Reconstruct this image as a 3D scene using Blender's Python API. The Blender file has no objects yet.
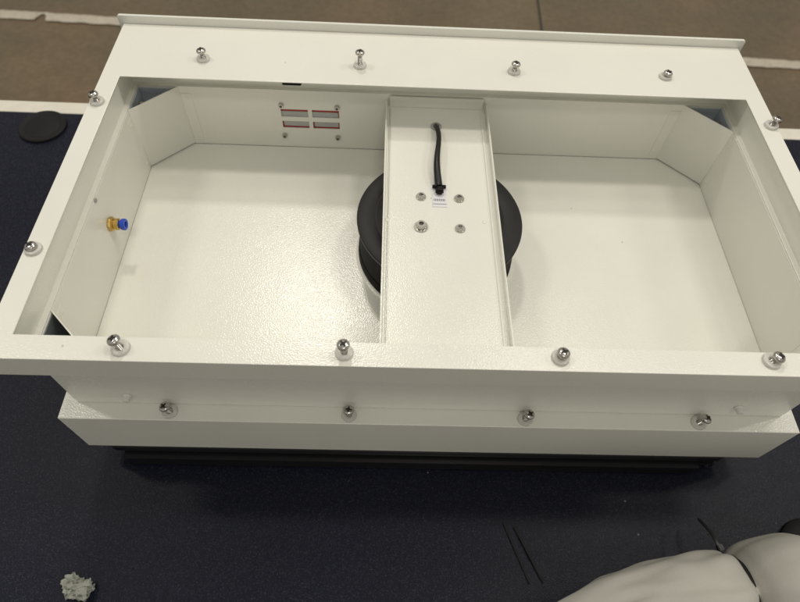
import bpy, bmesh, math, random
from mathutils import Vector, Matrix, noise
random.seed(7)
S = bpy.context.scene
COL = S.collection

# ------------------------------------------------------------------ camera
CAM_P = Vector((-0.0506052, -0.18964564, 0.37803113))
CAM_R = Matrix(((0.99916315, -0.02655202, -0.03111256),
                (0.00530598, 0.83836761, -0.54507944),
                (0.04055673, 0.5444582, 0.83780691)))
FPX = 594.93
cd = bpy.data.cameras.new('camera')
cam = bpy.data.objects.new('camera', cd)
COL.objects.link(cam)
cam.matrix_world = Matrix.Translation(CAM_P) @ CAM_R.to_4x4()
cd.sensor_fit = 'HORIZONTAL'
cd.sensor_width = 36.0
cd.lens = FPX / 800 * 36.0
cd.clip_start = 0.01
cd.clip_end = 200
cd.dof.use_dof = True
cd.dof.focus_distance = 0.52
cd.dof.aperture_fstop = 8.0
S.camera = cam

# ------------------------------------------------------------------ world + lamps
w = bpy.data.worlds.new('World')
S.world = w
w.use_nodes = True
bg = w.node_tree.nodes['Background']
bg.inputs[0].default_value = (1.0, 0.958, 0.865, 1)
bg.inputs[1].default_value = 0.39
S.view_settings.view_transform = 'Standard'
S.view_settings.look = 'None'
S.view_settings.exposure = 0.0
S.view_settings.gamma = 1.0


def lamp(name, loc, target, sx, sy, power, col=(1.0, 0.953, 0.845), rotz=0.0):
    ld = bpy.data.lights.new(name, 'AREA')
    ld.shape = 'RECTANGLE'
    ld.size, ld.size_y = sx, sy
    ld.energy = power
    ld.color = col
    o = bpy.data.objects.new(name, ld)
    COL.objects.link(o)
    o.location = loc
    d = Vector(target) - Vector(loc)
    o.rotation_euler = d.to_track_quat('-Z', 'Y').to_euler()
    return o


CEN = (0, 0.18, -0.05)
lamp('ceiling_or_fill_lamp', (-0.46, 2.05, 3.0), CEN, 0.26, 0.26, 25)
lamp('ceiling_or_fill_lamp', (0.90, 1.42, 3.0), CEN, 0.20, 0.5, 8)
lamp('ceiling_or_fill_lamp', (-2.05, 0.75, 3.0), CEN, 0.18, 0.5, 16)
lamp('ceiling_or_fill_lamp', (1.40, 0.70, 3.0), CEN, 0.18, 0.5, 16)
lamp('ceiling_or_fill_lamp', (2.95, 0.80, 3.0), CEN, 0.18, 0.5, 15)
lamp('ceiling_or_fill_lamp', (0.30, -1.60, 3.0), CEN, 0.6, 0.25, 12)  # fill light added in front to brighten the lip and inner back wall


# ------------------------------------------------------------------ materials
def nodes(name):
    m = bpy.data.materials.new(name)
    m.use_nodes = True
    nt = m.node_tree
    b = nt.nodes['Principled BSDF']
    return m, nt, b


def N(nt, t, **kw):
    n = nt.nodes.new(t)
    for k, v in kw.items():
        setattr(n, k, v)
    return n


def noise_tex(nt, scale, detail=3, rough=0.55, vec=None):
    n = N(nt, 'ShaderNodeTexNoise')
    n.inputs['Scale'].default_value = scale
    n.inputs['Detail'].default_value = detail
    n.inputs['Roughness'].default_value = rough
    if vec is None:
        vec = nt.nodes.get('TC') or N(nt, 'ShaderNodeTexCoord', name='TC')
        vec = vec.outputs['Object']
    nt.links.new(vec, n.inputs['Vector'])
    return n


def ramp(nt, src, stops):
    r = N(nt, 'ShaderNodeValToRGB')
    el = r.color_ramp.elements
    while len(el) < len(stops):
        el.new(0.5)
    for e, (p, c) in zip(el, stops):
        e.position = p
        e.color = c if len(c) == 4 else (*c, 1)
    nt.links.new(src, r.inputs[0])
    return r


def simple(name, col, rough=0.5, metal=0.0, spec=0.5, bump=None, vary=0.0):
    m, nt, b = nodes(name)
    b.inputs['Roughness'].default_value = rough
    b.inputs['Metallic'].default_value = metal
    b.inputs['Specular IOR Level'].default_value = spec
    b.inputs['Base Color'].default_value = (*col, 1)
    if vary:
        n = noise_tex(nt, 60, 4)
        lo = tuple(c * (1 - vary) for c in col)
        hi = tuple(min(1, c * (1 + vary)) for c in col)
        r = ramp(nt, n.outputs['Fac'], [(0.3, lo), (0.7, hi)])
        nt.links.new(r.outputs[0], b.inputs['Base Color'])
    if bump:
        n = noise_tex(nt, bump[0], 2)
        bp = N(nt, 'ShaderNodeBump')
        bp.inputs['Strength'].default_value = bump[1]
        bp.inputs['Distance'].default_value = bump[2]
        nt.links.new(n.outputs['Fac'], bp.inputs['Height'])
        nt.links.new(bp.outputs[0], b.inputs['Normal'])
    return m


def painted(name, col, rough=0.20, peel=0.29):
    """cream powder coat with orange peel and faint handling marks"""
    m, nt, b = nodes(name)
    n1 = noise_tex(nt, 7, 5, 0.6)
    lo = tuple(c * 0.955 for c in col)
    r = ramp(nt, n1.outputs['Fac'], [(0.24, tuple(c * 0.935 for c in col)), (0.33, lo), (0.62, col)])
    # sparse grey specks
    v = N(nt, 'ShaderNodeTexVoronoi')
    v.inputs['Scale'].default_value = 22
    nt.links.new(nt.nodes['TC'].outputs['Object'], v.inputs['Vector'])
    sp = ramp(nt, v.outputs['Distance'], [(0.017, (0.42, 0.40, 0.36)), (0.024, (1, 1, 1))])
    mx = N(nt, 'ShaderNodeMix', data_type='RGBA', blend_type='MULTIPLY')
    mx.inputs['Factor'].default_value = 0.55
    nt.links.new(r.outputs[0], mx.inputs['A'])
    nt.links.new(sp.outputs[0], mx.inputs['B'])
    nt.links.new(mx.outputs['Result'], b.inputs['Base Color'])
    n3 = noise_tex(nt, 25, 4)
    rr = N(nt, 'ShaderNodeMapRange')
    rr.inputs['To Min'].default_value = rough - 0.06
    rr.inputs['To Max'].default_value = rough + 0.08
    nt.links.new(n3.outputs['Fac'], rr.inputs['Value'])
    nt.links.new(rr.outputs[0], b.inputs['Roughness'])
    n2 = noise_tex(nt, 760, 1.5, 0.5)
    bp = N(nt, 'ShaderNodeBump')
    bp.inputs['Strength'].default_value = peel
    bp.inputs['Distance'].default_value = 0.0006
    nt.links.new(n2.outputs['Fac'], bp.inputs['Height'])
    nt.links.new(bp.outputs[0], b.inputs['Normal'])
    b.inputs['Specular IOR Level'].default_value = 0.5
    return m


M = {}
M['paint'] = painted('cream_powder_coat', (0.825, 0.818, 0.750))
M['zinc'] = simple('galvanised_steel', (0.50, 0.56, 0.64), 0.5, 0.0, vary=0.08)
M['zinc_shaded'] = simple('shaded_zinc', (0.115, 0.13, 0.14), 0.6, vary=0.15)  # same zinc with the front pockets' shade put into the colour
M['steel'] = simple('stainless_steel', (0.52, 0.50, 0.47), 0.24, 1.0, vary=0.12)
M['socket'] = simple('steel_socket', (0.20, 0.19, 0.17), 0.45, 0.8)
M['recess'] = simple('dark_recess', (0.03, 0.028, 0.025), 0.6, 0.5)
M['black'] = simple('black_plastic', (0.011, 0.011, 0.011), 0.5, spec=0.3, bump=(900, 0.15, 0.0004), vary=0.2)
M['black2'] = simple('black_rubber', (0.006, 0.006, 0.0065), 0.6, spec=0.25)
M['blade'] = simple('black_blade', (0.005, 0.005, 0.005), 0.7, spec=0.15)
M['frame_black'] = simple('black_anodised', (0.010, 0.010, 0.012), 0.28)
M['cable'] = simple('black_cable', (0.008, 0.008, 0.008), 0.36, spec=0.35)
M['brass'] = simple('brass', (0.62, 0.42, 0.13), 0.28, 1.0, vary=0.15)
M['blue'] = simple('blue_plastic', (0.015, 0.075, 0.55), 0.4)
M['red'] = simple('red_plastic', (0.42, 0.035, 0.03), 0.5)
M['grey'] = simple('grey_plastic', (0.42, 0.43, 0.42), 0.5, vary=0.1)
M['sticker'] = simple('white_label', (0.74, 0.73, 0.76), 0.5)
M['ink'] = simple('grey_ink', (0.22, 0.21, 0.25), 0.6)
M['white_plug'] = simple('white_nylon', (0.8, 0.78, 0.72), 0.4)
M['edge'] = simple('white_edge_band', (0.74, 0.71, 0.62), 0.4, vary=0.04)
M['leg'] = simple('grey_leg_paint', (0.35, 0.35, 0.35), 0.45)
M['paper'] = simple('crumpled_paper', (0.33, 0.34, 0.295), 0.85, vary=0.12)
M['gap'] = simple('seam_gap', (0.05, 0.048, 0.042), 0.8)  # plain dark colour of the floor joint

# clear nylon washer
m, nt, b = nodes('clear_nylon')
b.inputs['Base Color'].default_value = (0.92, 0.91, 0.86, 1)
b.inputs['Roughness'].default_value = 0.3
b.inputs['Transmission Weight'].default_value = 0.45
b.inputs['IOR'].default_value = 1.4
M['nylon'] = m

# desk laminate: navy with very fine speckle and stray dust
m, nt, b = nodes('navy_laminate')
n1 = noise_tex(nt, 820, 2.5, 0.65)
r1 = ramp(nt, n1.outputs['Fac'], [(0.36, (0.0032, 0.0045, 0.0125)), (0.55, (0.0050, 0.0068, 0.0185)), (0.75, (0.046, 0.047, 0.060))])
n2 = noise_tex(nt, 5, 4)
r2 = ramp(nt, n2.outputs['Fac'], [(0.3, (0.8, 0.8, 0.85)), (0.75, (1.15, 1.12, 1.1))])
mx = N(nt, 'ShaderNodeMix', data_type='RGBA', blend_type='MULTIPLY')
mx.inputs['Factor'].default_value = 1
nt.links.new(r1.outputs[0], mx.inputs['A'])
nt.links.new(r2.outputs[0], mx.inputs['B'])
v = N(nt, 'ShaderNodeTexVoronoi')
v.inputs['Scale'].default_value = 26
nt.links.new(nt.nodes['TC'].outputs['Object'], v.inputs['Vector'])
rv = ramp(nt, v.outputs['Distance'], [(0.018, (1, 1, 1)), (0.03, (0, 0, 0))])
mx2 = N(nt, 'ShaderNodeMix', data_type='RGBA')
nt.links.new(rv.outputs[0], mx2.inputs['Factor'])
nt.links.new(mx.outputs['Result'], mx2.inputs['A'])
mx2.inputs['B'].default_value = (0.16, 0.16, 0.15, 1)
nt.links.new(mx2.outputs['Result'], b.inputs['Base Color'])
b.inputs['Roughness'].default_value = 0.34
b.inputs['Specular IOR Level'].default_value = 0.17
bp = N(nt, 'ShaderNodeBump')
bp.inputs['Strength'].default_value = 0.6
bp.inputs['Distance'].default_value = 0.0006
nt.links.new(n1.outputs['Fac'], bp.inputs['Height'])
nt.links.new(bp.outputs[0], b.inputs['Normal'])
M['desk'] = m

# brown sealed concrete
m, nt, b = nodes('brown_concrete')
n1 = noise_tex(nt, 2.2, 6, 0.6)
r1 = ramp(nt, n1.outputs['Fac'], [(0.28, (0.135, 0.102, 0.058)), (0.5, (0.168, 0.129, 0.075)), (0.72, (0.205, 0.160, 0.098))])
n2 = noise_tex(nt, 45, 5, 0.7)
r2 = ramp(nt, n2.outputs['Fac'], [(0.3, (0.80, 0.80, 0.80)), (0.7, (1.14, 1.14, 1.14))])
mx = N(nt, 'ShaderNodeMix', data_type='RGBA', blend_type='MULTIPLY')
mx.inputs['Factor'].default_value = 1
nt.links.new(r1.outputs[0], mx.inputs['A'])
nt.links.new(r2.outputs[0], mx.inputs['B'])
n3 = noise_tex(nt, 1.1, 3)
r3 = ramp(nt, n3.outputs['Fac'], [(0.52, (1, 1, 1)), (0.78, (1.12, 0.90, 0.80))])
mx3 = N(nt, 'ShaderNodeMix', data_type='RGBA', blend_type='MULTIPLY')
mx3.inputs['Factor'].default_value = 1
nt.links.new(mx.outputs['Result'], mx3.inputs['A'])
nt.links.new(r3.outputs[0], mx3.inputs['B'])
nt.links.new(mx3.outputs['Result'], b.inputs['Base Color'])
n4 = noise_tex(nt, 5.0, 5, 0.6)
rr = N(nt, 'ShaderNodeMapRange')
rr.inputs['To Min'].default_value = 0.22
rr.inputs['To Max'].default_value = 0.55
nt.links.new(n4.outputs['Fac'], rr.inputs['Value'])
nt.links.new(rr.outputs[0], b.inputs['Roughness'])
n5 = noise_tex(nt, 160, 3, 0.7)
bp = N(nt, 'ShaderNodeBump')
bp.inputs['Strength'].default_value = 0.15
bp.inputs['Distance'].default_value = 0.002
nt.links.new(n5.outputs['Fac'], bp.inputs['Height'])
nt.links.new(bp.outputs[0], b.inputs['Normal'])
M['concrete'] = m

# worn white floor tape
m, nt, b = nodes('worn_white_paint')
n1 = noise_tex(nt, 28, 5, 0.65)
r1 = ramp(nt, n1.outputs['Fac'], [(0.30, (0.34, 0.28, 0.2)), (0.42, (0.56, 0.5, 0.4)), (0.7, (0.66, 0.6, 0.5))])
nt.links.new(r1.outputs[0], b.inputs['Base Color'])
b.inputs['Roughness'].default_value = 0.6
M['tape'] = m

# white fabric
m, nt, b = nodes('white_fabric')
n1 = noise_tex(nt, 14, 4)
r1 = ramp(nt, n1.outputs['Fac'], [(0.3, (0.385, 0.372, 0.337)), (0.7, (0.445, 0.432, 0.393))])
nt.links.new(r1.outputs[0], b.inputs['Base Color'])
b.inputs['Roughness'].default_value = 0.75
wv = noise_tex(nt, 700, 2)
bp = N(nt, 'ShaderNodeBump')
bp.inputs['Strength'].default_value = 0.25
bp.inputs['Distance'].default_value = 0.0005
nt.links.new(wv.outputs['Fac'], bp.inputs['Height'])
nt.links.new(bp.outputs[0], b.inputs['Normal'])
M['fabric'] = m


# ------------------------------------------------------------------ mesh helpers
class MB:
    def __init__(s):
        s.bm = bmesh.new()

    def merge(s, other, mat=None):
        me = bpy.data.meshes.new('tmp')
        other.to_mesh(me)
        other.free()
        if mat is not None:
            me.transform(mat)
        s.bm.from_mesh(me)
        bpy.data.meshes.remove(me)
        return s

    def box(s, x0, x1, y0, y1, z0, z1, bev=0.0, seg=2, mat=None):
        b = bmesh.new()
        bmesh.ops.create_cube(b, size=1.0)
        for v in b.verts:
            v.co = Vector((x0 + (v.co.x + .5) * (x1 - x0), y0 + (v.co.y + .5) * (y1 - y0), z0 + (v.co.z + .5) * (z1 - z0)))
        if bev:
            bmesh.ops.bevel(b, geom=b.edges[:], offset=bev, segments=seg, affect='EDGES')
        return s.merge(b, mat)

    def lathe(s, prof, n=32, mat=None, cap=True):
        """prof: list of (r, z); revolved about z"""
        b = bmesh.new()
        rings = []
        for r, z in prof:
            if r < 1e-6:
                rings.append([b.verts.new((0, 0, z))])
            else:
                rings.append([b.verts.new((r * math.cos(2 * math.pi * i / n), r * math.sin(2 * math.pi * i / n), z)) for i in range(n)])
        for a, c in zip(rings, rings[1:]):
            for i in range(n):
                j = (i + 1) % n
                if len(a) == 1 and len(c) == 1:
                    continue
                if len(a) == 1:
                    b.faces.new((a[0], c[i], c[j]))
                elif len(c) == 1:
                    b.faces.new((a[i], a[j], c[0]))
                else:
                    b.faces.new((a[i], a[j], c[j], c[i]))
        if cap:
            for rg in (rings[0], rings[-1]):
                if len(rg) > 1:
                    b.faces.new(rg)
        bmesh.ops.recalc_face_normals(b, faces=b.faces[:])
        return s.merge(b, mat)

    def loops(s, loops, closed=False, cap=False):
        """connect successive point loops with quads"""
        b = bmesh.new()
        L = [[b.verts.new(p) for p in lp] for lp in loops]
        pairs = list(zip(L, L[1:])) + ([(L[-1], L[0])] if closed else [])
        for a, c in pairs:
            n = len(a)
            for i in range(n):
                j = (i + 1) % n
                b.faces.new((a[i], a[j], c[j], c[i]))
        if cap:
            b.faces.new(L[0])
            b.faces.new(L[-1])
        bmesh.ops.recalc_face_normals(b, faces=b.faces[:])
        return s.merge(b)

    def prism(s, pts, z0, z1):
        return s.loops([[(x, y, z0) for x, y in pts], [(x, y, z1) for x, y in pts]], cap=True)

    def tube(s, pts, rad, n=12, flat=1.0):
        pts = [Vector(p) for p in pts]
        rs = rad if isinstance(rad, (list, tuple)) else [rad] * len(pts)
        up = Vector((0, 0, 1))
        L = []
        for i, p in enumerate(pts):
            t = (pts[min(i + 1, len(pts) - 1)] - pts[max(i - 1, 0)]).normalized()
            a = t.cross(up)
            if a.length < 1e-3:
                a = t.cross(Vector((0, 1, 0)))
            a.normalize()
            c = a.cross(t).normalized()
            L.append([p + rs[i] * (a * math.cos(2 * math.pi * k / n) + c * flat * math.sin(2 * math.pi * k / n)) for k in range(n)])
        return s.loops(L, cap=True)

    def build(s, name, mat, parent=None, bevel=0.0, seg=2, sharp=0.6):
        bm = s.bm
        for f in bm.faces:
            f.smooth = True
        for e in bm.edges:
            if len(e.link_faces) == 2 and e.calc_face_angle(0) > sharp:
                e.smooth = False
        me = bpy.data.meshes.new(name)
        bm.to_mesh(me)
        bm.free()
        me.materials.append(mat)
        o = bpy.data.objects.new(name, me)
        COL.objects.link(o)
        if parent is not None:
            o.parent = parent
        if bevel:
            md = o.modifiers.new('bevel', 'BEVEL')
            md.width = bevel
            md.segments = seg
            md.limit_method = 'ANGLE'
            md.harden_normals = False
        return o


def tag(o, label=None, cat=None, group=None, kind=None):
    if label: o['label'] = label
    if cat: o['category'] = cat
    if group: o['group'] = group
    if kind: o['kind'] = kind
    return o


def empty(name, loc):
    o = bpy.data.objects.new(name, None)
    o.empty_display_size = 0.05
    o.location = loc
    COL.objects.link(o)
    return o


def rect(x0, x1, y0, y1, z):
    return [(x0, y0, z), (x1, y0, z), (x1, y1, z), (x0, y1, z)]


def dup(o, parent):
    c = o.copy()
    COL.objects.link(c)
    c.parent = parent
    for ch in o.children:
        dup(ch, c)
    return c


def rotz(a):
    return Matrix.Rotation(a, 4, 'Z')


T = Matrix.Translation
YAX = Matrix.Rotation(math.radians(90), 4, 'X')      # local z -> -y
XAX = Matrix.Rotation(math.radians(90), 4, 'Y')      # local z -> +x

# ------------------------------------------------------------------ setting
ZT = -0.22          # desk surface
ZF = -0.97          # workshop floor

mb = MB()
mb.box(-14, 14, -10, 18, ZF - 0.2, ZF)
tag(mb.build('floor', M['concrete']), kind='structure')

mb = MB()          # worn strip with ragged edges
random.seed(3)
def strip(x0, x1, seed):
    n = max(8, int((x1 - x0) / 0.006))
    top, bot = [], []
    for i in range(n + 1):
        x = x0 + (x1 - x0) * i / n
        yc = 1.925 + (x + 1.52) * (1.802 - 1.925) / 3.04
        e = 0.0035 * noise.noise((x * 22, seed, 0)) + 0.003 * noise.noise((x * 80, seed, 3))
        e2 = 0.0045 * noise.noise((x * 22, seed, 9)) + 0.002 * noise.noise((x * 80, seed, 13))
        sh = 1.0
        if i == 0 or i == n:
            sh = 0.55
        nt_ = 0.0
        if -1.375 < x < -1.335:
            nt_ = 0.040 * (1 - abs((x + 1.352) / .023) ** 2) if abs(x + 1.352) < .023 else 0
        top.append((x, yc + 0.025 * sh + e))
        bot.append((x, yc - 0.025 * sh + e2 + nt_))
    b = bmesh.new()
    tv = [b.verts.new((x, y, ZF + 0.004)) for x, y in top]
    bv = [b.verts.new((x, y, ZF + 0.004)) for x, y in bot]
    for i in range(n):
        b.faces.new((bv[i], bv[i + 1], tv[i + 1], tv[i]))
    mb.merge(b)
strip(-5, 5, 1.3)
tag(mb.build('floor_marking', M['tape']), kind='structure')

mb = MB()
b = bmesh.new()
for (xa, ya, xb, yb) in ((0.541, 1.84, 0.57, 2.5), (0.57, 2.5, 0.70, 6.0)):
    vs = [b.verts.new(p) for p in ((xa - .004, ya, ZF + .003), (xa + .004, ya, ZF + .003), (xb + .004, yb, ZF + .003), (xb - .004, yb, ZF + .003))]
    b.faces.new(vs)
mb.merge(b)
tag(mb.build('floor_joint', M['gap']), kind='structure')

# ------------------------------------------------------------------ desk
desk = empty('desk', (0, 0, ZF))
tag(desk, 'dark navy desk with white edge strip carrying the cream metal housing', 'desk')


def dpart(mbx, name, mat, parent=None, **k):
    o = mbx.build(name, mat, **k)
    o.parent = parent or desk
    if parent is None:
        o.matrix_parent_inverse = Matrix.Translation((0, 0, -ZF))
    return o


XD, YF, YB = 1.05, -0.30, 0.534
mb = MB(); mb.box(-XD + .023, XD - .023, YF + .023, YB - .0235, ZT - 0.03, ZT, 0.0006)
dpart(mb, 'desk_top', M['desk'])
mb = MB()
mb.loops([rect(-XD + .0232, XD - .0232, YF + .0232, YB - .0237, ZT - .031), rect(-XD + .0232, XD - .0232, YF + .0232, YB - .0237, ZT + .0012),
          rect(-XD, XD, YF, YB, ZT + .0012), rect(-XD, XD, YF, YB, ZT - .031)], closed=True)
dpart(mb, 'edge_strip', M['edge'], bevel=0.0015)
mb = MB()
for x0 in (-XD + .06, XD - .12):
    for y0 in (YF + .06, YB - .12):
        pass
for sx in (-1, 1):
    for y0 in (YF + .07, YB - .12):
        mb = MB(); mb.box(sx * (XD - .09) - .025, sx * (XD - .09) + .025, y0, y0 + .05, ZF + .004, ZT - .0315, .003)
        dpart(mb, 'leg', M['leg'])
cap_prof = [(0.0, .0035), (.022, .0035), (.0238, .0028), (.0245, .003), (.0305, .0042), (.0325, .003), (.033, 0.0002)]
mb = MB(); mb.lathe(cap_prof, 48, T((-0.5405, 0.4795, ZT)), cap=False)
dpart(mb, 'cable_grommet', M['black2'])

# ------------------------------------------------------------------ housing
H = empty('equipment_housing', (0, 0.18, ZT))
tag(H, 'cream powder coated open metal housing with black fan and screws around its rim', 'metal housing')
HINV = Matrix.Translation((0, -0.18, -ZT))


def part(mbx, name, mat, parent=None, **k):
    o = mbx.build(name, mat, **k)
    if parent is None:
        o.parent = H
        o.matrix_parent_inverse = HINV
    else:
        o.parent = parent
    return o


HW, D = 0.33, 0.3967
OX, OF, OB = 0.312, 0.0196, 0.3101
YW = 0.3385
ZC, ZFL, ZB, ZB2 = -0.0316, -0.1096, -0.1164, -0.1846

# rim with folded lip
mb = MB()
t = 0.0014
mb.loops([rect(-OX, OX, OF, OB, -t), rect(-OX, OX, OF, OB, 0), rect(-HW, HW, 0, D, 0), rect(-HW, HW, 0, D, -.0261),
          rect(-HW + t, HW - t, t, D - t, -.0261), rect(-HW + t, HW - t, t, D - t, -t)], closed=True)
part(mb, 'rim', M['paint'], bevel=0.0009, seg=3)

# collar under the rim and the ledge it stands on
mb = MB()
CX, CF, CB = 0.317, 0.0172, 0.3435
mb.loops([rect(-CX, CX, CF, CB, -.0016), rect(-CX, CX, CF, CB, ZC), rect(-OX - .0004, OX + .0004, OF - .0002, YW + .0016, ZC),
          rect(-OX - .0004, OX + .0004, OF - .0002, YW + .0016, ZC - t), rect(-CX - t, CX + t, CF - t, CB + t, ZC - t), rect(-CX - t, CX + t, CF - t, CB + t, -.0016)], closed=True)
part(mb, 'collar', M['paint'], bevel=0.0005)

# outer shell walls
mb = MB()
xo = 0.3136
mb.loops([rect(-OX, OX, OF - .0001, YW + .0032, ZC - .0015), rect(-xo, xo, OF - .0016, YW + .0046, ZC - .0015),
          rect(-xo, xo, OF - .0016, YW + .0046, ZB + .0005), rect(-OX, OX, OF - .0001, YW + .0032, ZB + .0005)], closed=True)
part(mb, 'shell_wall', M['paint'], bevel=0.0004)

# rear inner panel with the four slots
mb = MB()
SX = [(-.1662, -.1366), (-.1322, -.1027)]
SZ = [(-.0668, -.0563), (-.0820, -.0724)]
xs = sorted({-OX + .0003, OX - .0003} | {x for a in SX for x in a})
zs = sorted({ZC, ZFL} | {z for a in SZ for z in a})
b = bmesh.new()
gv = {}
def gvx(x, z, y):
    k = (x, z, y)
    if k not in gv:
        gv[k] = b.verts.new((x, y, z))
    return gv[k]
solid = {}
for i in range(len(xs) - 1):
    for j in range(len(zs) - 1):
        hole = (xs[i], xs[i + 1]) in SX and (zs[j], zs[j + 1]) in SZ
        solid[i, j] = not hole
y0, y1 = YW, YW + .0012
for (i, j), sd in solid.items():
    if not sd:
        continue
    xa, xb, za, zb = xs[i], xs[i + 1], zs[j], zs[j + 1]
    b.faces.new([gvx(*p) for p in ((xa, za, y0), (xb, za, y0), (xb, zb, y0), (xa, zb, y0))])
    b.faces.new([gvx(*p) for p in ((xa, zb, y1), (xb, zb, y1), (xb, za, y1), (xa, za, y1))])
    for di, dj, p, q in ((-1, 0, (xa, za), (xa, zb)), (1, 0, (xb, zb), (xb, za)), (0, -1, (xb, za), (xa, za)), (0, 1, (xa, zb), (xb, zb))):
        if not solid.get((i + di, j + dj), False):
            b.faces.new([gvx(*r) for r in ((*p, y0), (*q, y0), (*q, y1), (*p, y1))])
bmesh.ops.recalc_face_normals(b, faces=b.faces[:])
mb.merge(b)
rear = part(mb, 'rear_panel', M['paint'])
mb = MB(); mb.box(-.1700, -.0990, YW + .0022, YW + .0030, -.0860, -.0525)
part(mb, 'slot_backing', M['red'], rear)
for k, (x0, x1) in enumerate(SX):
    for l, (z0, z1) in enumerate(SZ):
        mb = MB()
        if l == 0:
            mb.box(x0 - .001, x1 - .0012 if k else x1 + .001, YW + .0016, YW + .0021, z0 - .001, z1 - .0040)
        else:
            mb.box(x0 + .0015, x1 - (.0015 if k else -.0008), YW + .0016, YW + .0021, z0 + .0018, z1 - .0013)
        part(mb, 'slot_insert', M['grey'], rear)

# floor panel
mb = MB(); mb.box(-OX + .0004, OX - .0004, OF + .0002, YW - .0006, ZFL - .0014, ZFL)
part(mb, 'floor_panel', M['paint'])

# corner plates
CXB, CYB = 0.0421, 0.0406
def corner_plate(sx, back):
    yw = YW - .0001 if back else OF + .0002
    sy = -1 if back else 1
    A = Vector((sx * (OX - .0003), yw + sy * CYB, 0))
    B = Vector((sx * (OX - CXB), yw, 0))
    nrm = Vector((-sx * CYB, sy * CXB, 0)).normalized()
    tk = .0012
    zt, zb = ZC - .0004, ZFL + (.0016 if back else .0008)
    mb = MB()
    mb.prism([(p.x, p.y) for p in (A, B, B - nrm * tk, A - nrm * tk)], zb, zt)
    # tabs lying on the walls
    mb.box(*sorted((sx * (OX + .0003), sx * (OX - .0004))), *sorted((A.y, A.y + sy * .011)), zb + .004, zt - .008)
    mb.box(*sorted((B.x, B.x - sx * .011)), *sorted((yw - sy * .0004, yw + sy * .0004)), zb + .004, zt - .008)
    o = part(mb, 'corner_plate', M['paint'], bevel=0.0002)
    for z in (zb + .010, zt - .014):
        for which in (0, 1):
            m2 = MB()
            if which:
                mt = T((B.x - sx * .006, yw + sy * .0004, z)) @ Matrix.Rotation(math.radians(90 if back else -90), 4, 'X')
            else:
                mt = T((sx * (OX - .0004), A.y + sy * .006, z)) @ Matrix.Rotation(math.radians(-90 * sx), 4, 'Y')
            m2.lathe([(0.0016, -.0001), (.0016, .0002), (.001, .0005), (0, .0006)], 14, mt)
            part(m2, 'rivet', M['paint'], o)
    if True:
        # bare zinc bracket behind the plate; front pair has pocket shade in its colour
        m3 = MB()
        x0, x1 = sx * (OX - .0004), sx * (OX - CXB + .004)
        m3.box(*sorted((x0, x1)), *sorted((yw, yw + sy * .0008)), ZFL + .002, ZC - .003)
        m3.box(*sorted((sx * (OX - .0002), sx * (OX - .0010))), *sorted((A.y - sy * .003, yw + sy * .0012)), ZFL + .002, ZC - .003)
        m3.prism([(A.x - sx * .002, A.y - sy * .004), (B.x + sx * .004, B.y + sy * .002), (sx * (OX - .002), yw + sy * .002)], ZFL + .0008, ZFL + .0016)
        part(m3, 'corner_bracket', M['zinc'] if back else M['zinc_shaded'])
        m4 = MB()
        m4.lathe([(0, .0), (.0022, 0), (.0022, .008), (.0016, .0095), (0, .0095)], 14,
                 T((sx * (OX - .0012), yw + sy * .014, ZC - .012)) @ Matrix.Rotation(math.radians(-90 * sx), 4, 'Y'))
        part(m4, 'bolt_end', M['steel'])
    return o
for sx in (-1, 1):
    for bk in (True, False):
        corner_plate(sx, bk)

# base
XB, BF, BBK = 0.326, 0.0027, 0.3565
mb = MB()
mb.loops([rect(-xo + .002, xo - .002, OF + .001, YW, ZB), rect(-XB, XB, BF, BBK, ZB), rect(-XB, XB, BF, BBK, ZB2),
          rect(-XB + t, XB - t, BF + t, BBK - t, ZB2), rect(-XB + t, XB - t, BF + t, BBK - t, ZB - t), rect(-xo + .002, xo - .002, OF + .001, YW, ZB - t)], closed=True)
part(mb, 'base_flange', M['paint'], bevel=0.0009, seg=3)

# black filter frame under the base
mb = MB()
mb.box(-.304, .289, .0012, .352, -.1935, ZB2 + .0006, .0006)
mb.box(-.298, .283, .0055, .349, -.1985, -.1937, .0004)
mb.box(-.297, .272, -.0040, .346, ZT + .0008, -.1987, .0012)
ff = part(mb, 'filter_frame', M['frame_black'])
mb = MB(); mb.lathe([(0, 0), (.003, 0), (.003, .0016), (.0022, .0024), (0, .0024)], 16, T((.2795, -.0002, -.2020)) @ YAX)
mb.box(.272, .288, -.0002, .004, -.2065, -.1995, .0005)
part(mb, 'clamp_screw', M['frame_black'], ff)

# rear upstand
mb = MB()
pts = []
for cx_, cz_, a0 in ((.332, .0060, 0), (-.332, .0060, 90), (-.332, -.0055, 180), (.332, -.0055, 270)):
    for k in range(5):
        a = math.radians(a0 + 90 * k / 4)
        pts.append((cx_ + .003 * math.cos(a), cz_ + .003 * math.sin(a)))
mb.loops([[(x, D + .0002, z) for x, z in pts], [(x, D + .0034, z) for x, z in pts]], cap=True)
part(mb, 'rear_upstand', M['paint'], bevel=0.0007)

# black piece added as the dark notch in the opening's rear edge
mb = MB(); mb.box(-.1545, -.1355, OB - .0013, OB + .006, -.0032, -.0016, .0007)
part(mb, 'notch_standin', M['black2'])

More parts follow.
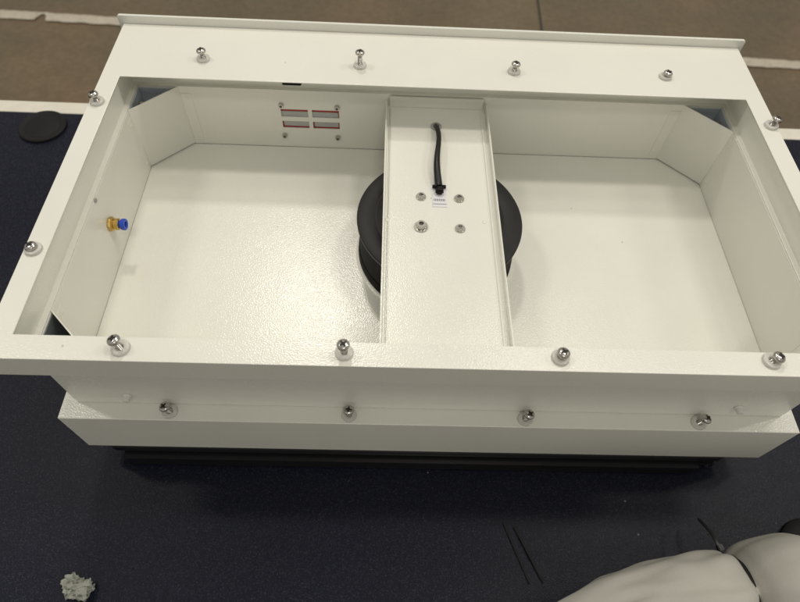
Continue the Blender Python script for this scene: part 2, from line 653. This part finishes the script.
# ---- bridge
BZ = -0.0460
BXL, BXR = -.0515, .0570
mb = MB()
fl, tk = 0.0085, .0014
mb.box(BXL, BXR, OF + .001, YW - .0012, BZ - tk, BZ, .0004)
mb.box(BXL, BXL + tk, OF + .001, YW - .0014, BZ + .0001, BZ + fl, .0004)
mb.box(BXR - tk, BXR, OF + .001, YW - .0014, BZ + .0001, BZ + fl, .0004)
mb.box(BXL + .004, BXR - .004, YW - .0012 - tk, YW - .0012, BZ + .0001, BZ + .0135, .0004)
bridge = part(mb, 'fan_bridge', M['paint'])
mb = MB()          # crease lines beside the flanges
mb.box(BXL + .0040, BXL + .0052, OF + .0012, YW - .006, BZ + .0001, BZ + .0005, .0002)
mb.box(BXR - .0070, BXR - .0052, OF + .0012, YW - .006, BZ + .0001, BZ + .0012, .0004)
part(mb, 'stiffening_bead', M['paint'], bridge)

# cable hole, cable, connector and sticker
hx, hy = 0.0020, 0.3062
mb = MB(); mb.lathe([(.0030, .0002), (.0030, .0022), (.0046, .0026), (.0056, .0016), (.0056, .0002)], 28, T((hx, hy, BZ)), cap=False)
part(mb, 'cable_bush', M['leg'], bridge)
mb = MB(); mb.lathe([(0, .0003), (.0031, .0003)], 20, T((hx, hy, BZ)), cap=False)
part(mb, 'cable_hole', M['recess'], bridge)
kx, ky = 0.0024, 0.2120
cp = []
for i in range(25):
    u = i / 24
    x = hx - .0012 + (kx - hx + .001) * u + .0022 * math.sin(u * 6.2) * (1 - .3 * u)
    y = hy + (ky + .004 - hy) * u
    z = BZ + .0028 + .0085 * math.sin(math.pi * min(1, u * 1.02)) ** 0.7 if u < .98 else BZ + .004
    cp.append((x, y, z))
cp[0] = (hx - .0005, hy + .0005, BZ - .002)
mb = MB(); mb.tube(cp, [.0026] * 12 + [.0027 + .0012 * i / 12 for i in range(13)], 14)
part(mb, 'cable', M['cable'], bridge)
mb = MB()
mb.box(kx - .0038, kx + .0038, ky - .0035, ky + .0075, BZ + .0006, BZ + .0062, .0015)
mb.box(kx - .0066, kx + .0066, ky + .0050, ky + .0078, BZ + .0006, BZ + .0040, .0005)
part(mb, 'connector', M['black2'], bridge)
mb = MB(); mb.box(kx - .0069, kx + .0069, ky - .0180, ky + .0085, BZ + .0002, BZ + .0004)
stk = part(mb, 'label_sticker', M['sticker'], bridge)
mb = MB()
mb.box(kx - .0066, kx + .0066, ky - .0148, ky - .0142, BZ + .00045, BZ + .0006)
for k in range(9):
    xx = kx - .0055 + k * .00125
    mb.box(xx, xx + .0007, ky - .0106, ky - .0080, BZ + .00045, BZ + .0006)
part(mb, 'print', M['ink'], stk)


# ---- screw kinds
def pan_screw(r, hh, shank_r, length):
    """cross-recess pan head; origin at the plate, shank up, head on top"""
    mb = MB()
    pr = [(0, length + hh)]
    for k in range(1, 7):
        a = math.radians(90 * k / 6)
        pr.append((r * math.sin(a) ** .8, length + hh * (.35 + .65 * math.cos(a))))
    pr += [(r, length + .0003), (r * .96, length), (shank_r, length)]
    z = length
    while z > -.004:
        pr += [(shank_r * .86, z - .0003), (shank_r, z - .0006)]
        z -= .0008
    mb.lathe(pr, 22, cap=False)
    rc = MB()
    d = length + hh - .00055
    rc.box(-r * .58, r * .58, -r * .13, r * .13, d, length + hh + .00008)
    rc.box(-r * .13, r * .13, -r * .58, r * .58, d + .00001, length + hh + .00010)
    rc.box(-r * .26, r * .26, -r * .26, r * .26, d + .00002, length + hh + .00012, .0)
    return mb, rc


def washer_mb(r, h):
    mb = MB()
    mb.lathe([(r * .45, 0), (r * .98, 0), (r, h * .25), (r * .93, h * .9), (r * .85, h), (r * .45, h)], 26, cap=False)
    return mb


mbS, mbR = pan_screw(.0047, .0034, .0022, .0088)
proto = mbS.build('screw', M['steel'])
rec = mbR.build('cross_recess', M['recess'], proto)
wsh = washer_mb(.0068, .0024).build('washer', M['nylon'], proto)
wsh.location = (0, 0, .0001)

# (x, y, z, rise, lean toward x, lean toward y)
SCR = [(-.2365, .3410, 0, -.0005, -.04, .02), (-.0787, .3400, 0, .0050, .01, .04), (.0787, .3400, 0, -.0010, .05, .03), (.2362, .3410, 0, -.0050, .12, .0),
       (-.3222, .2705, 0, -.0015, -.12, .06), (.3238, .2710, 0, -.0020, .25, .12), (-.3222, .0950, 0, -.0060, -.10, .05), (.3230, .0950, 0, -.003, .15, .0),
       (-.2335, .0100, 0, .0005, -.20, .12), (-.0762, .0107, 0, .0020, -.03, .0), (.0797, .0107, 0, -.0030, .08, .05), (.2355, .0120, 0, -.0030, .28, .03),
       (-.2317, .0105, ZB, .0010, -.22, .02), (-.0764, .0108, ZB, .0015, .0, .0), (.0792, .0103, ZB, .0012, .18, .03), (.2352, .0100, ZB, .0005, .34, .05)]
first = True
for (x, y, z, rise, lx, ly) in SCR:
    o = proto if first else dup(proto, None)
    first = False
    o.parent = H
    o.matrix_parent_inverse = HINV
    q = Vector((lx, ly, 1)).to_track_quat('Z', 'Y')
    o.rotation_euler = (q.to_matrix() @ Matrix.Rotation(random.uniform(0, 3), 3, 'Z')).to_euler()
    o.location = Vector((x, y, z)) + Vector((0, 0, rise))
    for ch in o.children:
        if ch.name.startswith('washer'):
            # the washer stays flat on the plate
            M0 = (Matrix.Translation(o.location) @ o.rotation_euler.to_matrix().to_4x4()).inverted()
            ch.matrix_basis = M0 @ Matrix.Translation((x, y, z + .0002))

# bridge screws
def bolt(parent, x, y, z, r, h, mat=M['steel'], axis=None, wash=0.0):
    mt = T((x, y, z)) @ (axis if axis is not None else Matrix())
    mb = MB()
    mb.lathe([(r, .0001), (r, h * .6), (r * .85, h), (r * .5, h), (r * .46, h * .45), (0, h * .45)], 20, mt, cap=False)
    if wash:
        mb.lathe([(r * .8, .0001), (wash, .0001), (wash, .0012), (r * .8, .0012)], 24, mt, cap=False)
    o = part(mb, 'bolt', mat, parent)
    rc = MB(); rc.lathe([(0, h * .47), (r * .44, h * .47)], 6, mt, cap=False)
    part(rc, 'socket', M['socket'], o if parent is None else parent)
    return o
for (x, y) in ((-.0153, .2061), (.0214, .2051), (.0205, .1677)):
    bolt(bridge, x, y, BZ, .0043, .0030, wash=.0048)
bolt(bridge, -.0158, .1687, BZ, .0048, .0052, wash=.0066)
# spot dimples on the bridge
for (x, y) in ((-.0470, .1760), (.0440, .1772)):
    mb = MB(); mb.lathe([(.0022, .0001), (.0015, .0006), (0, .0007)], 16, T((x, y, BZ)), cap=False)
    part(mb, 'spot_weld', M['paint'], bridge)

# bolts round the slots
for (x, z) in ((-.1648, -.0505), (-.1044, -.0511), (-.1655, -.0922), (-.1053, -.0931)):
    bolt(rear, x, YW, z, .0029, .0034, axis=YAX)

# ---- fan
FX, FY = 0.003, 0.188
fan = MB()
fan.lathe([(0, -.0500), (.030, -.0500), (.034, -.0512), (.060, -.0519), (.0606, -.0523), (.0618, -.0523), (.0624, -.0520), (.072, -.0522), (.0762, -.0526), (.0785, -.0532), (.0793, -.0545), (.0790, -.0580), (.0765, -.0590), (0, -.0590)], 96, T((FX, FY, 0)), cap=False)
fan = part(fan, 'fan', M['black'])
mb = MB(); mb.lathe([(.0760, -.0935), (.0778, -.0940), (.0785, -.1040), (.0775, -.1055), (.052, -.1020), (.048, -.0950), (.050, -.0945), (.056, -.0985)], 96, T((FX, FY, 0)), cap=False)
part(mb, 'shroud_ring', M['blade'], fan)
mb = MB(); mb.lathe([(.0768, -.0588), (.0772, -.0942), (.0705, -.0975), (.050, -.0985), (.030, -.0960), (0, -.0960)], 64, T((FX, FY, 0)), cap=False)
part(mb, 'drum', M['blade'], fan)
mb = MB(); mb.lathe([(.081, ZFL + .0002), (.0805, ZFL + .0016), (.0770, ZFL + .0030), (.052, ZFL + .0012), (.052, ZFL + .0002)], 96, T((FX, FY, 0)), cap=False)
part(mb, 'inlet_ring', M['paint'])

# ---- air fitting on the left wall
mt = T((-OX + .0002, .1804, -.0693)) @ XAX
mb = MB(); mb.lathe([(0, .0), (.0072, .0), (.0072, .0022), (.0066, .0030), (.0062, .0030)], 6, mt, cap=False)
mb.lathe([(.0062, .0001), (.0062, .0042), (.0048, .0046), (.0048, .0060), (.0056, .0064), (.0056, .0088), (.0050, .0094), (0, .0094)], 28, mt, cap=False)
fit_ = part(mb, 'air_fitting', M['brass'])
mb = MB(); mb.lathe([(.0036, .0092), (.0040, .0110), (.0054, .0114), (.0056, .0126), (.0056, .0146), (.0050, .0152), (.0030, .0150), (.0026, .0120)], 28, mt, cap=False)
part(mb, 'release_collar', M['blue'], fit_)
mb = MB(); mb.lathe([(0, .0121), (.0027, .0121)], 20, mt, cap=False)
part(mb, 'bore', M['recess'], fit_)
mb = MB(); mb.lathe([(.0021, 0), (.0021, .0009), (.0014, .0013), (0, .0013)], 16, T((-OX + .0002, .1786, -.0345)) @ XAX, cap=False)
part(mb, 'hole_plug', M['leg'])

# ---- white plugs on the front wall
for (x, z) in ((-.2647, -.1000), (.2646, -.0975)):
    mb = MB()
    mb.lathe([(.0040, 0), (.0042, .0010), (.0034, .0016), (.0031, .0052), (.0024, .0060), (0, .0060)], 20, T((x, OF - .0017, z)) @ YAX, cap=False)
    part(mb, 'plug', M['white_plug'])

# ------------------------------------------------------------------ crumpled paper
random.seed(21)
mb = MB()
b = bmesh.new()
for k in range(7):
    G = 16
    sx_, sy_ = random.uniform(.010, .015), random.uniform(.008, .013)
    rot_ = Matrix.Rotation(random.uniform(0, 6.28), 3, 'Z') @ Matrix.Rotation(random.uniform(.3, 1.35), 3, 'X') @ Matrix.Rotation(random.uniform(-.6, .6), 3, 'Y')
    off = Vector((random.uniform(-.007, .007), random.uniform(-.005, .005), random.uniform(.003, .008)))
    sd = Vector((k * 7.3, k * 3.1, 0))
    gv2 = []
    for iy in range(G + 1):
        for ix in range(G + 1):
            u, v_ = ix / G * 2 - 1, iy / G * 2 - 1
            rag = (1 - .30 * (u * u * v_ * v_)) * (1 + .18 * noise.noise(Vector((u * 5, v_ * 5, 3)) + sd)) + .25 * noise.noise(Vector((u * 2, v_ * 2, 0)) + sd)
            zz = .0045 * (1 - 2 * abs(noise.noise(Vector((u * 1.3, v_ * 1.3, .5)) + sd))) + .0022 * abs(noise.noise(Vector((u * 3.2, v_ * 3.2, 1.5)) + sd)) - .004 * (u * u + v_ * v_)
            p = rot_ @ Vector((u * sx_ * rag, v_ * sy_ * rag, zz)) + off
            p.z = max(p.z, .0004 + .0006 * abs(noise.noise(Vector((u, v_, k)))))
            gv2.append(b.verts.new(p))
    for iy in range(G):
        for ix in range(G):
            q0 = iy * (G + 1) + ix
            b.faces.new((gv2[q0], gv2[q0 + 1], gv2[q0 + G + 2], gv2[q0 + G + 1]))
mb.merge(b, T((-.3140, -.1175, ZT)) @ Matrix.Scale(.80, 4))
pap = mb.build('paper_scrap', M['paper'], sharp=0.35)
sm_ = pap.modifiers.new('thickness', 'SOLIDIFY')
sm_.thickness = .0004
tag(pap, 'small crumpled grey white scrap of paper lying on the dark desk', 'paper scrap')

# ------------------------------------------------------------------ white bundle tied in the middle
ST = [(.0830, -.166, .004), (.0845, -.1655, .016), (.0900, -.1655, .027), (.1027, -.1650, .036), (.1228, -.1615, .042), (.1456, -.1541, .046), (.1819, -.1468, .050), (.2093, -.1431, .052),
      (.2344, -.1396, .0515), (.2480, -.1350, .0480), (.2570, -.1300, .0425), (.2625, -.1270, .0375), (.2665, -.1268, .0405), (.2730, -.1285, .0475), (.2866, -.1305, .0545), (.3030, -.1297, .0570), (.3177, -.1285, .0545),
      (.3322, -.1278, .0525), (.3594, -.1285, .053), (.3959, -.1296, .053), (.4200, -.1290, .050), (.4375, -.1280, .042), (.4460, -.1280, .030), (.4500, -.1280, .012), (.4505, -.1280, .003)]
fine = []
for i in range(len(ST) - 1):
    m_ = 6
    p0 = ST[max(i - 1, 0)]; p1 = ST[i]; p2 = ST[i + 1]; p3 = ST[min(i + 2, len(ST) - 1)]
    for k in range(m_):
        u = k / m_
        row = []
        for c in range(3):
            a, b_, c_, d_ = p0[c], p1[c], p2[c], p3[c]
            row.append(.5 * (2 * b_ + (c_ - a) * u + (2 * a - 5 * b_ + 4 * c_ - d_) * u * u + (3 * b_ - a - 3 * c_ + d_) * u ** 3))
        fine.append(row)
fine.append(list(ST[-1]))
L = []
NR = 96
for (x, y, r) in fine:
    r = max(r, .002)
    ring_ = []
    for k in range(NR):
        a = 2 * math.pi * k / NR
        pinch = math.exp(-((x - .2625) / .030) ** 2)
        wr = .0030 * noise.noise((x * 16, 1.6 * math.cos(a), 1.6 * math.sin(a))) + .0024 * noise.noise((x * 38, 4 * math.cos(a), 4 * math.sin(a)))
        gath = math.exp(-((x - .2625) / .042) ** 2) * .0017 * math.sin(a * 11 + 3.0 * noise.noise((x * 20, a, 0)))
        fold = -.0022 * math.exp(-((math.sin(a - 1.15 - (x - .2) * 2.2)) / .07) ** 2) * (1 if math.cos(a - 1.15) > 0 else 0) * min(1, r / .04) * (1 - pinch)
        rr = r + (wr * min(1, r / .04)) * (1 - .6 * pinch) + gath + fold
        zc = ZT + r * .9
        z = zc + rr * math.sin(a)
        ring_.append((x, y + rr * math.cos(a), max(z, ZT + .0004)))
    L.append(ring_)
mb = MB(); mb.loops(L, cap=True)
bun = mb.build('tied_bundle', M['fabric'], sharp=1.2)
tag(bun, 'soft white fabric bundle pinched by a black tie at the desk front', 'fabric bundle')
# tie round the pinch
px_, py_, pr_ = .2625, -.1270, .0388
zc = ZT + .0375 * .9
tp = [(px_ + .0006 * math.sin(3 * a), py_ + pr_ * math.cos(a), max(zc + pr_ * math.sin(a), ZT + .0012)) for a in [2 * math.pi * k / 72 for k in range(73)]]
mb = MB()
lo = []
for i in range(72):
    p = Vector(tp[i])
    rad = (p - Vector((px_, py_, zc))).normalized()
    wv_ = Vector((1, 0, 0))
    lo.append([p + wv_ * .0016 + rad * .0009, p - wv_ * .0016 + rad * .0009, p - wv_ * .0016 - rad * .0007, p + wv_ * .0016 - rad * .0007])
mb.loops(lo, closed=True)
tie = mb.build('cable_tie', M['cable'])
tag(tie, 'black cable tie cinched round the white bundle with its tail sticking up', 'cable tie')


def strap(pts, width, thick):
    m = MB()
    P = [Vector(p) for p in pts]
    lo = []
    for i, p in enumerate(P):
        tn = (P[min(i + 1, len(P) - 1)] - P[max(i - 1, 0)]).normalized()
        side = tn.cross(Vector((0, 0, 1))).normalized()
        nn = side.cross(tn).normalized()
        wd = width * (1 if i < len(P) - 1 else .55)
        lo.append([p + side * wd + nn * thick, p - side * wd + nn * thick, p - side * wd - nn * thick, p + side * wd - nn * thick])
    m.loops(lo, cap=True)
    return m


def curve(a, b_, sag, n=14):
    a, b_ = Vector(a), Vector(b_)
    return [a.lerp(b_, i / n) + Vector((0, 0, sag * math.sin(math.pi * i / n))) for i in range(n + 1)]


tl = strap(curve((.2600, -.0905, -.1800), (.2535, -.0545, -.1930), .006), .0013, .0006)
tl = tl.build('tail', M['cable'], tie)
mb = MB(); mb.box(-.0027, .0027, -.0027, .0027, -.0022, .0022, .0007, mat=T((.2585, -.0830, -.1775)) @ rotz(.25))
mb.build('lock_head', M['cable'], tie)

for pts, lab in (
        (curve((.0733, -.0539, ZT + .0009), (.0935, -.1090, ZT + .0009), .0), 'thin black strap lying flat on the desk, the left one of the pair'),
        (curve((.0836, -.0584, ZT + .0009), (.1060, -.1080, ZT + .0009), .001), 'thin black strap lying flat on the desk, the one nearer the white bundle')):
    o = strap(pts, .0011, .0005).build('strap', M['black2'])
    tag(o, lab, 'strap', 'black straps on the desk')

# black round cap at the desk's right
mb = MB(); mb.lathe([(0, .0105), (.022, .0100), (.0265, .0085), (.0305, .0070), (.0330, .0045), (.0335, .0004)], 48, T((.3720, -.0800, ZT)), cap=False)
cp_ = mb.build('round_cap', M['black2'])
tag(cp_, 'low black round cap on the desk half hidden behind the white bundle', 'cap')
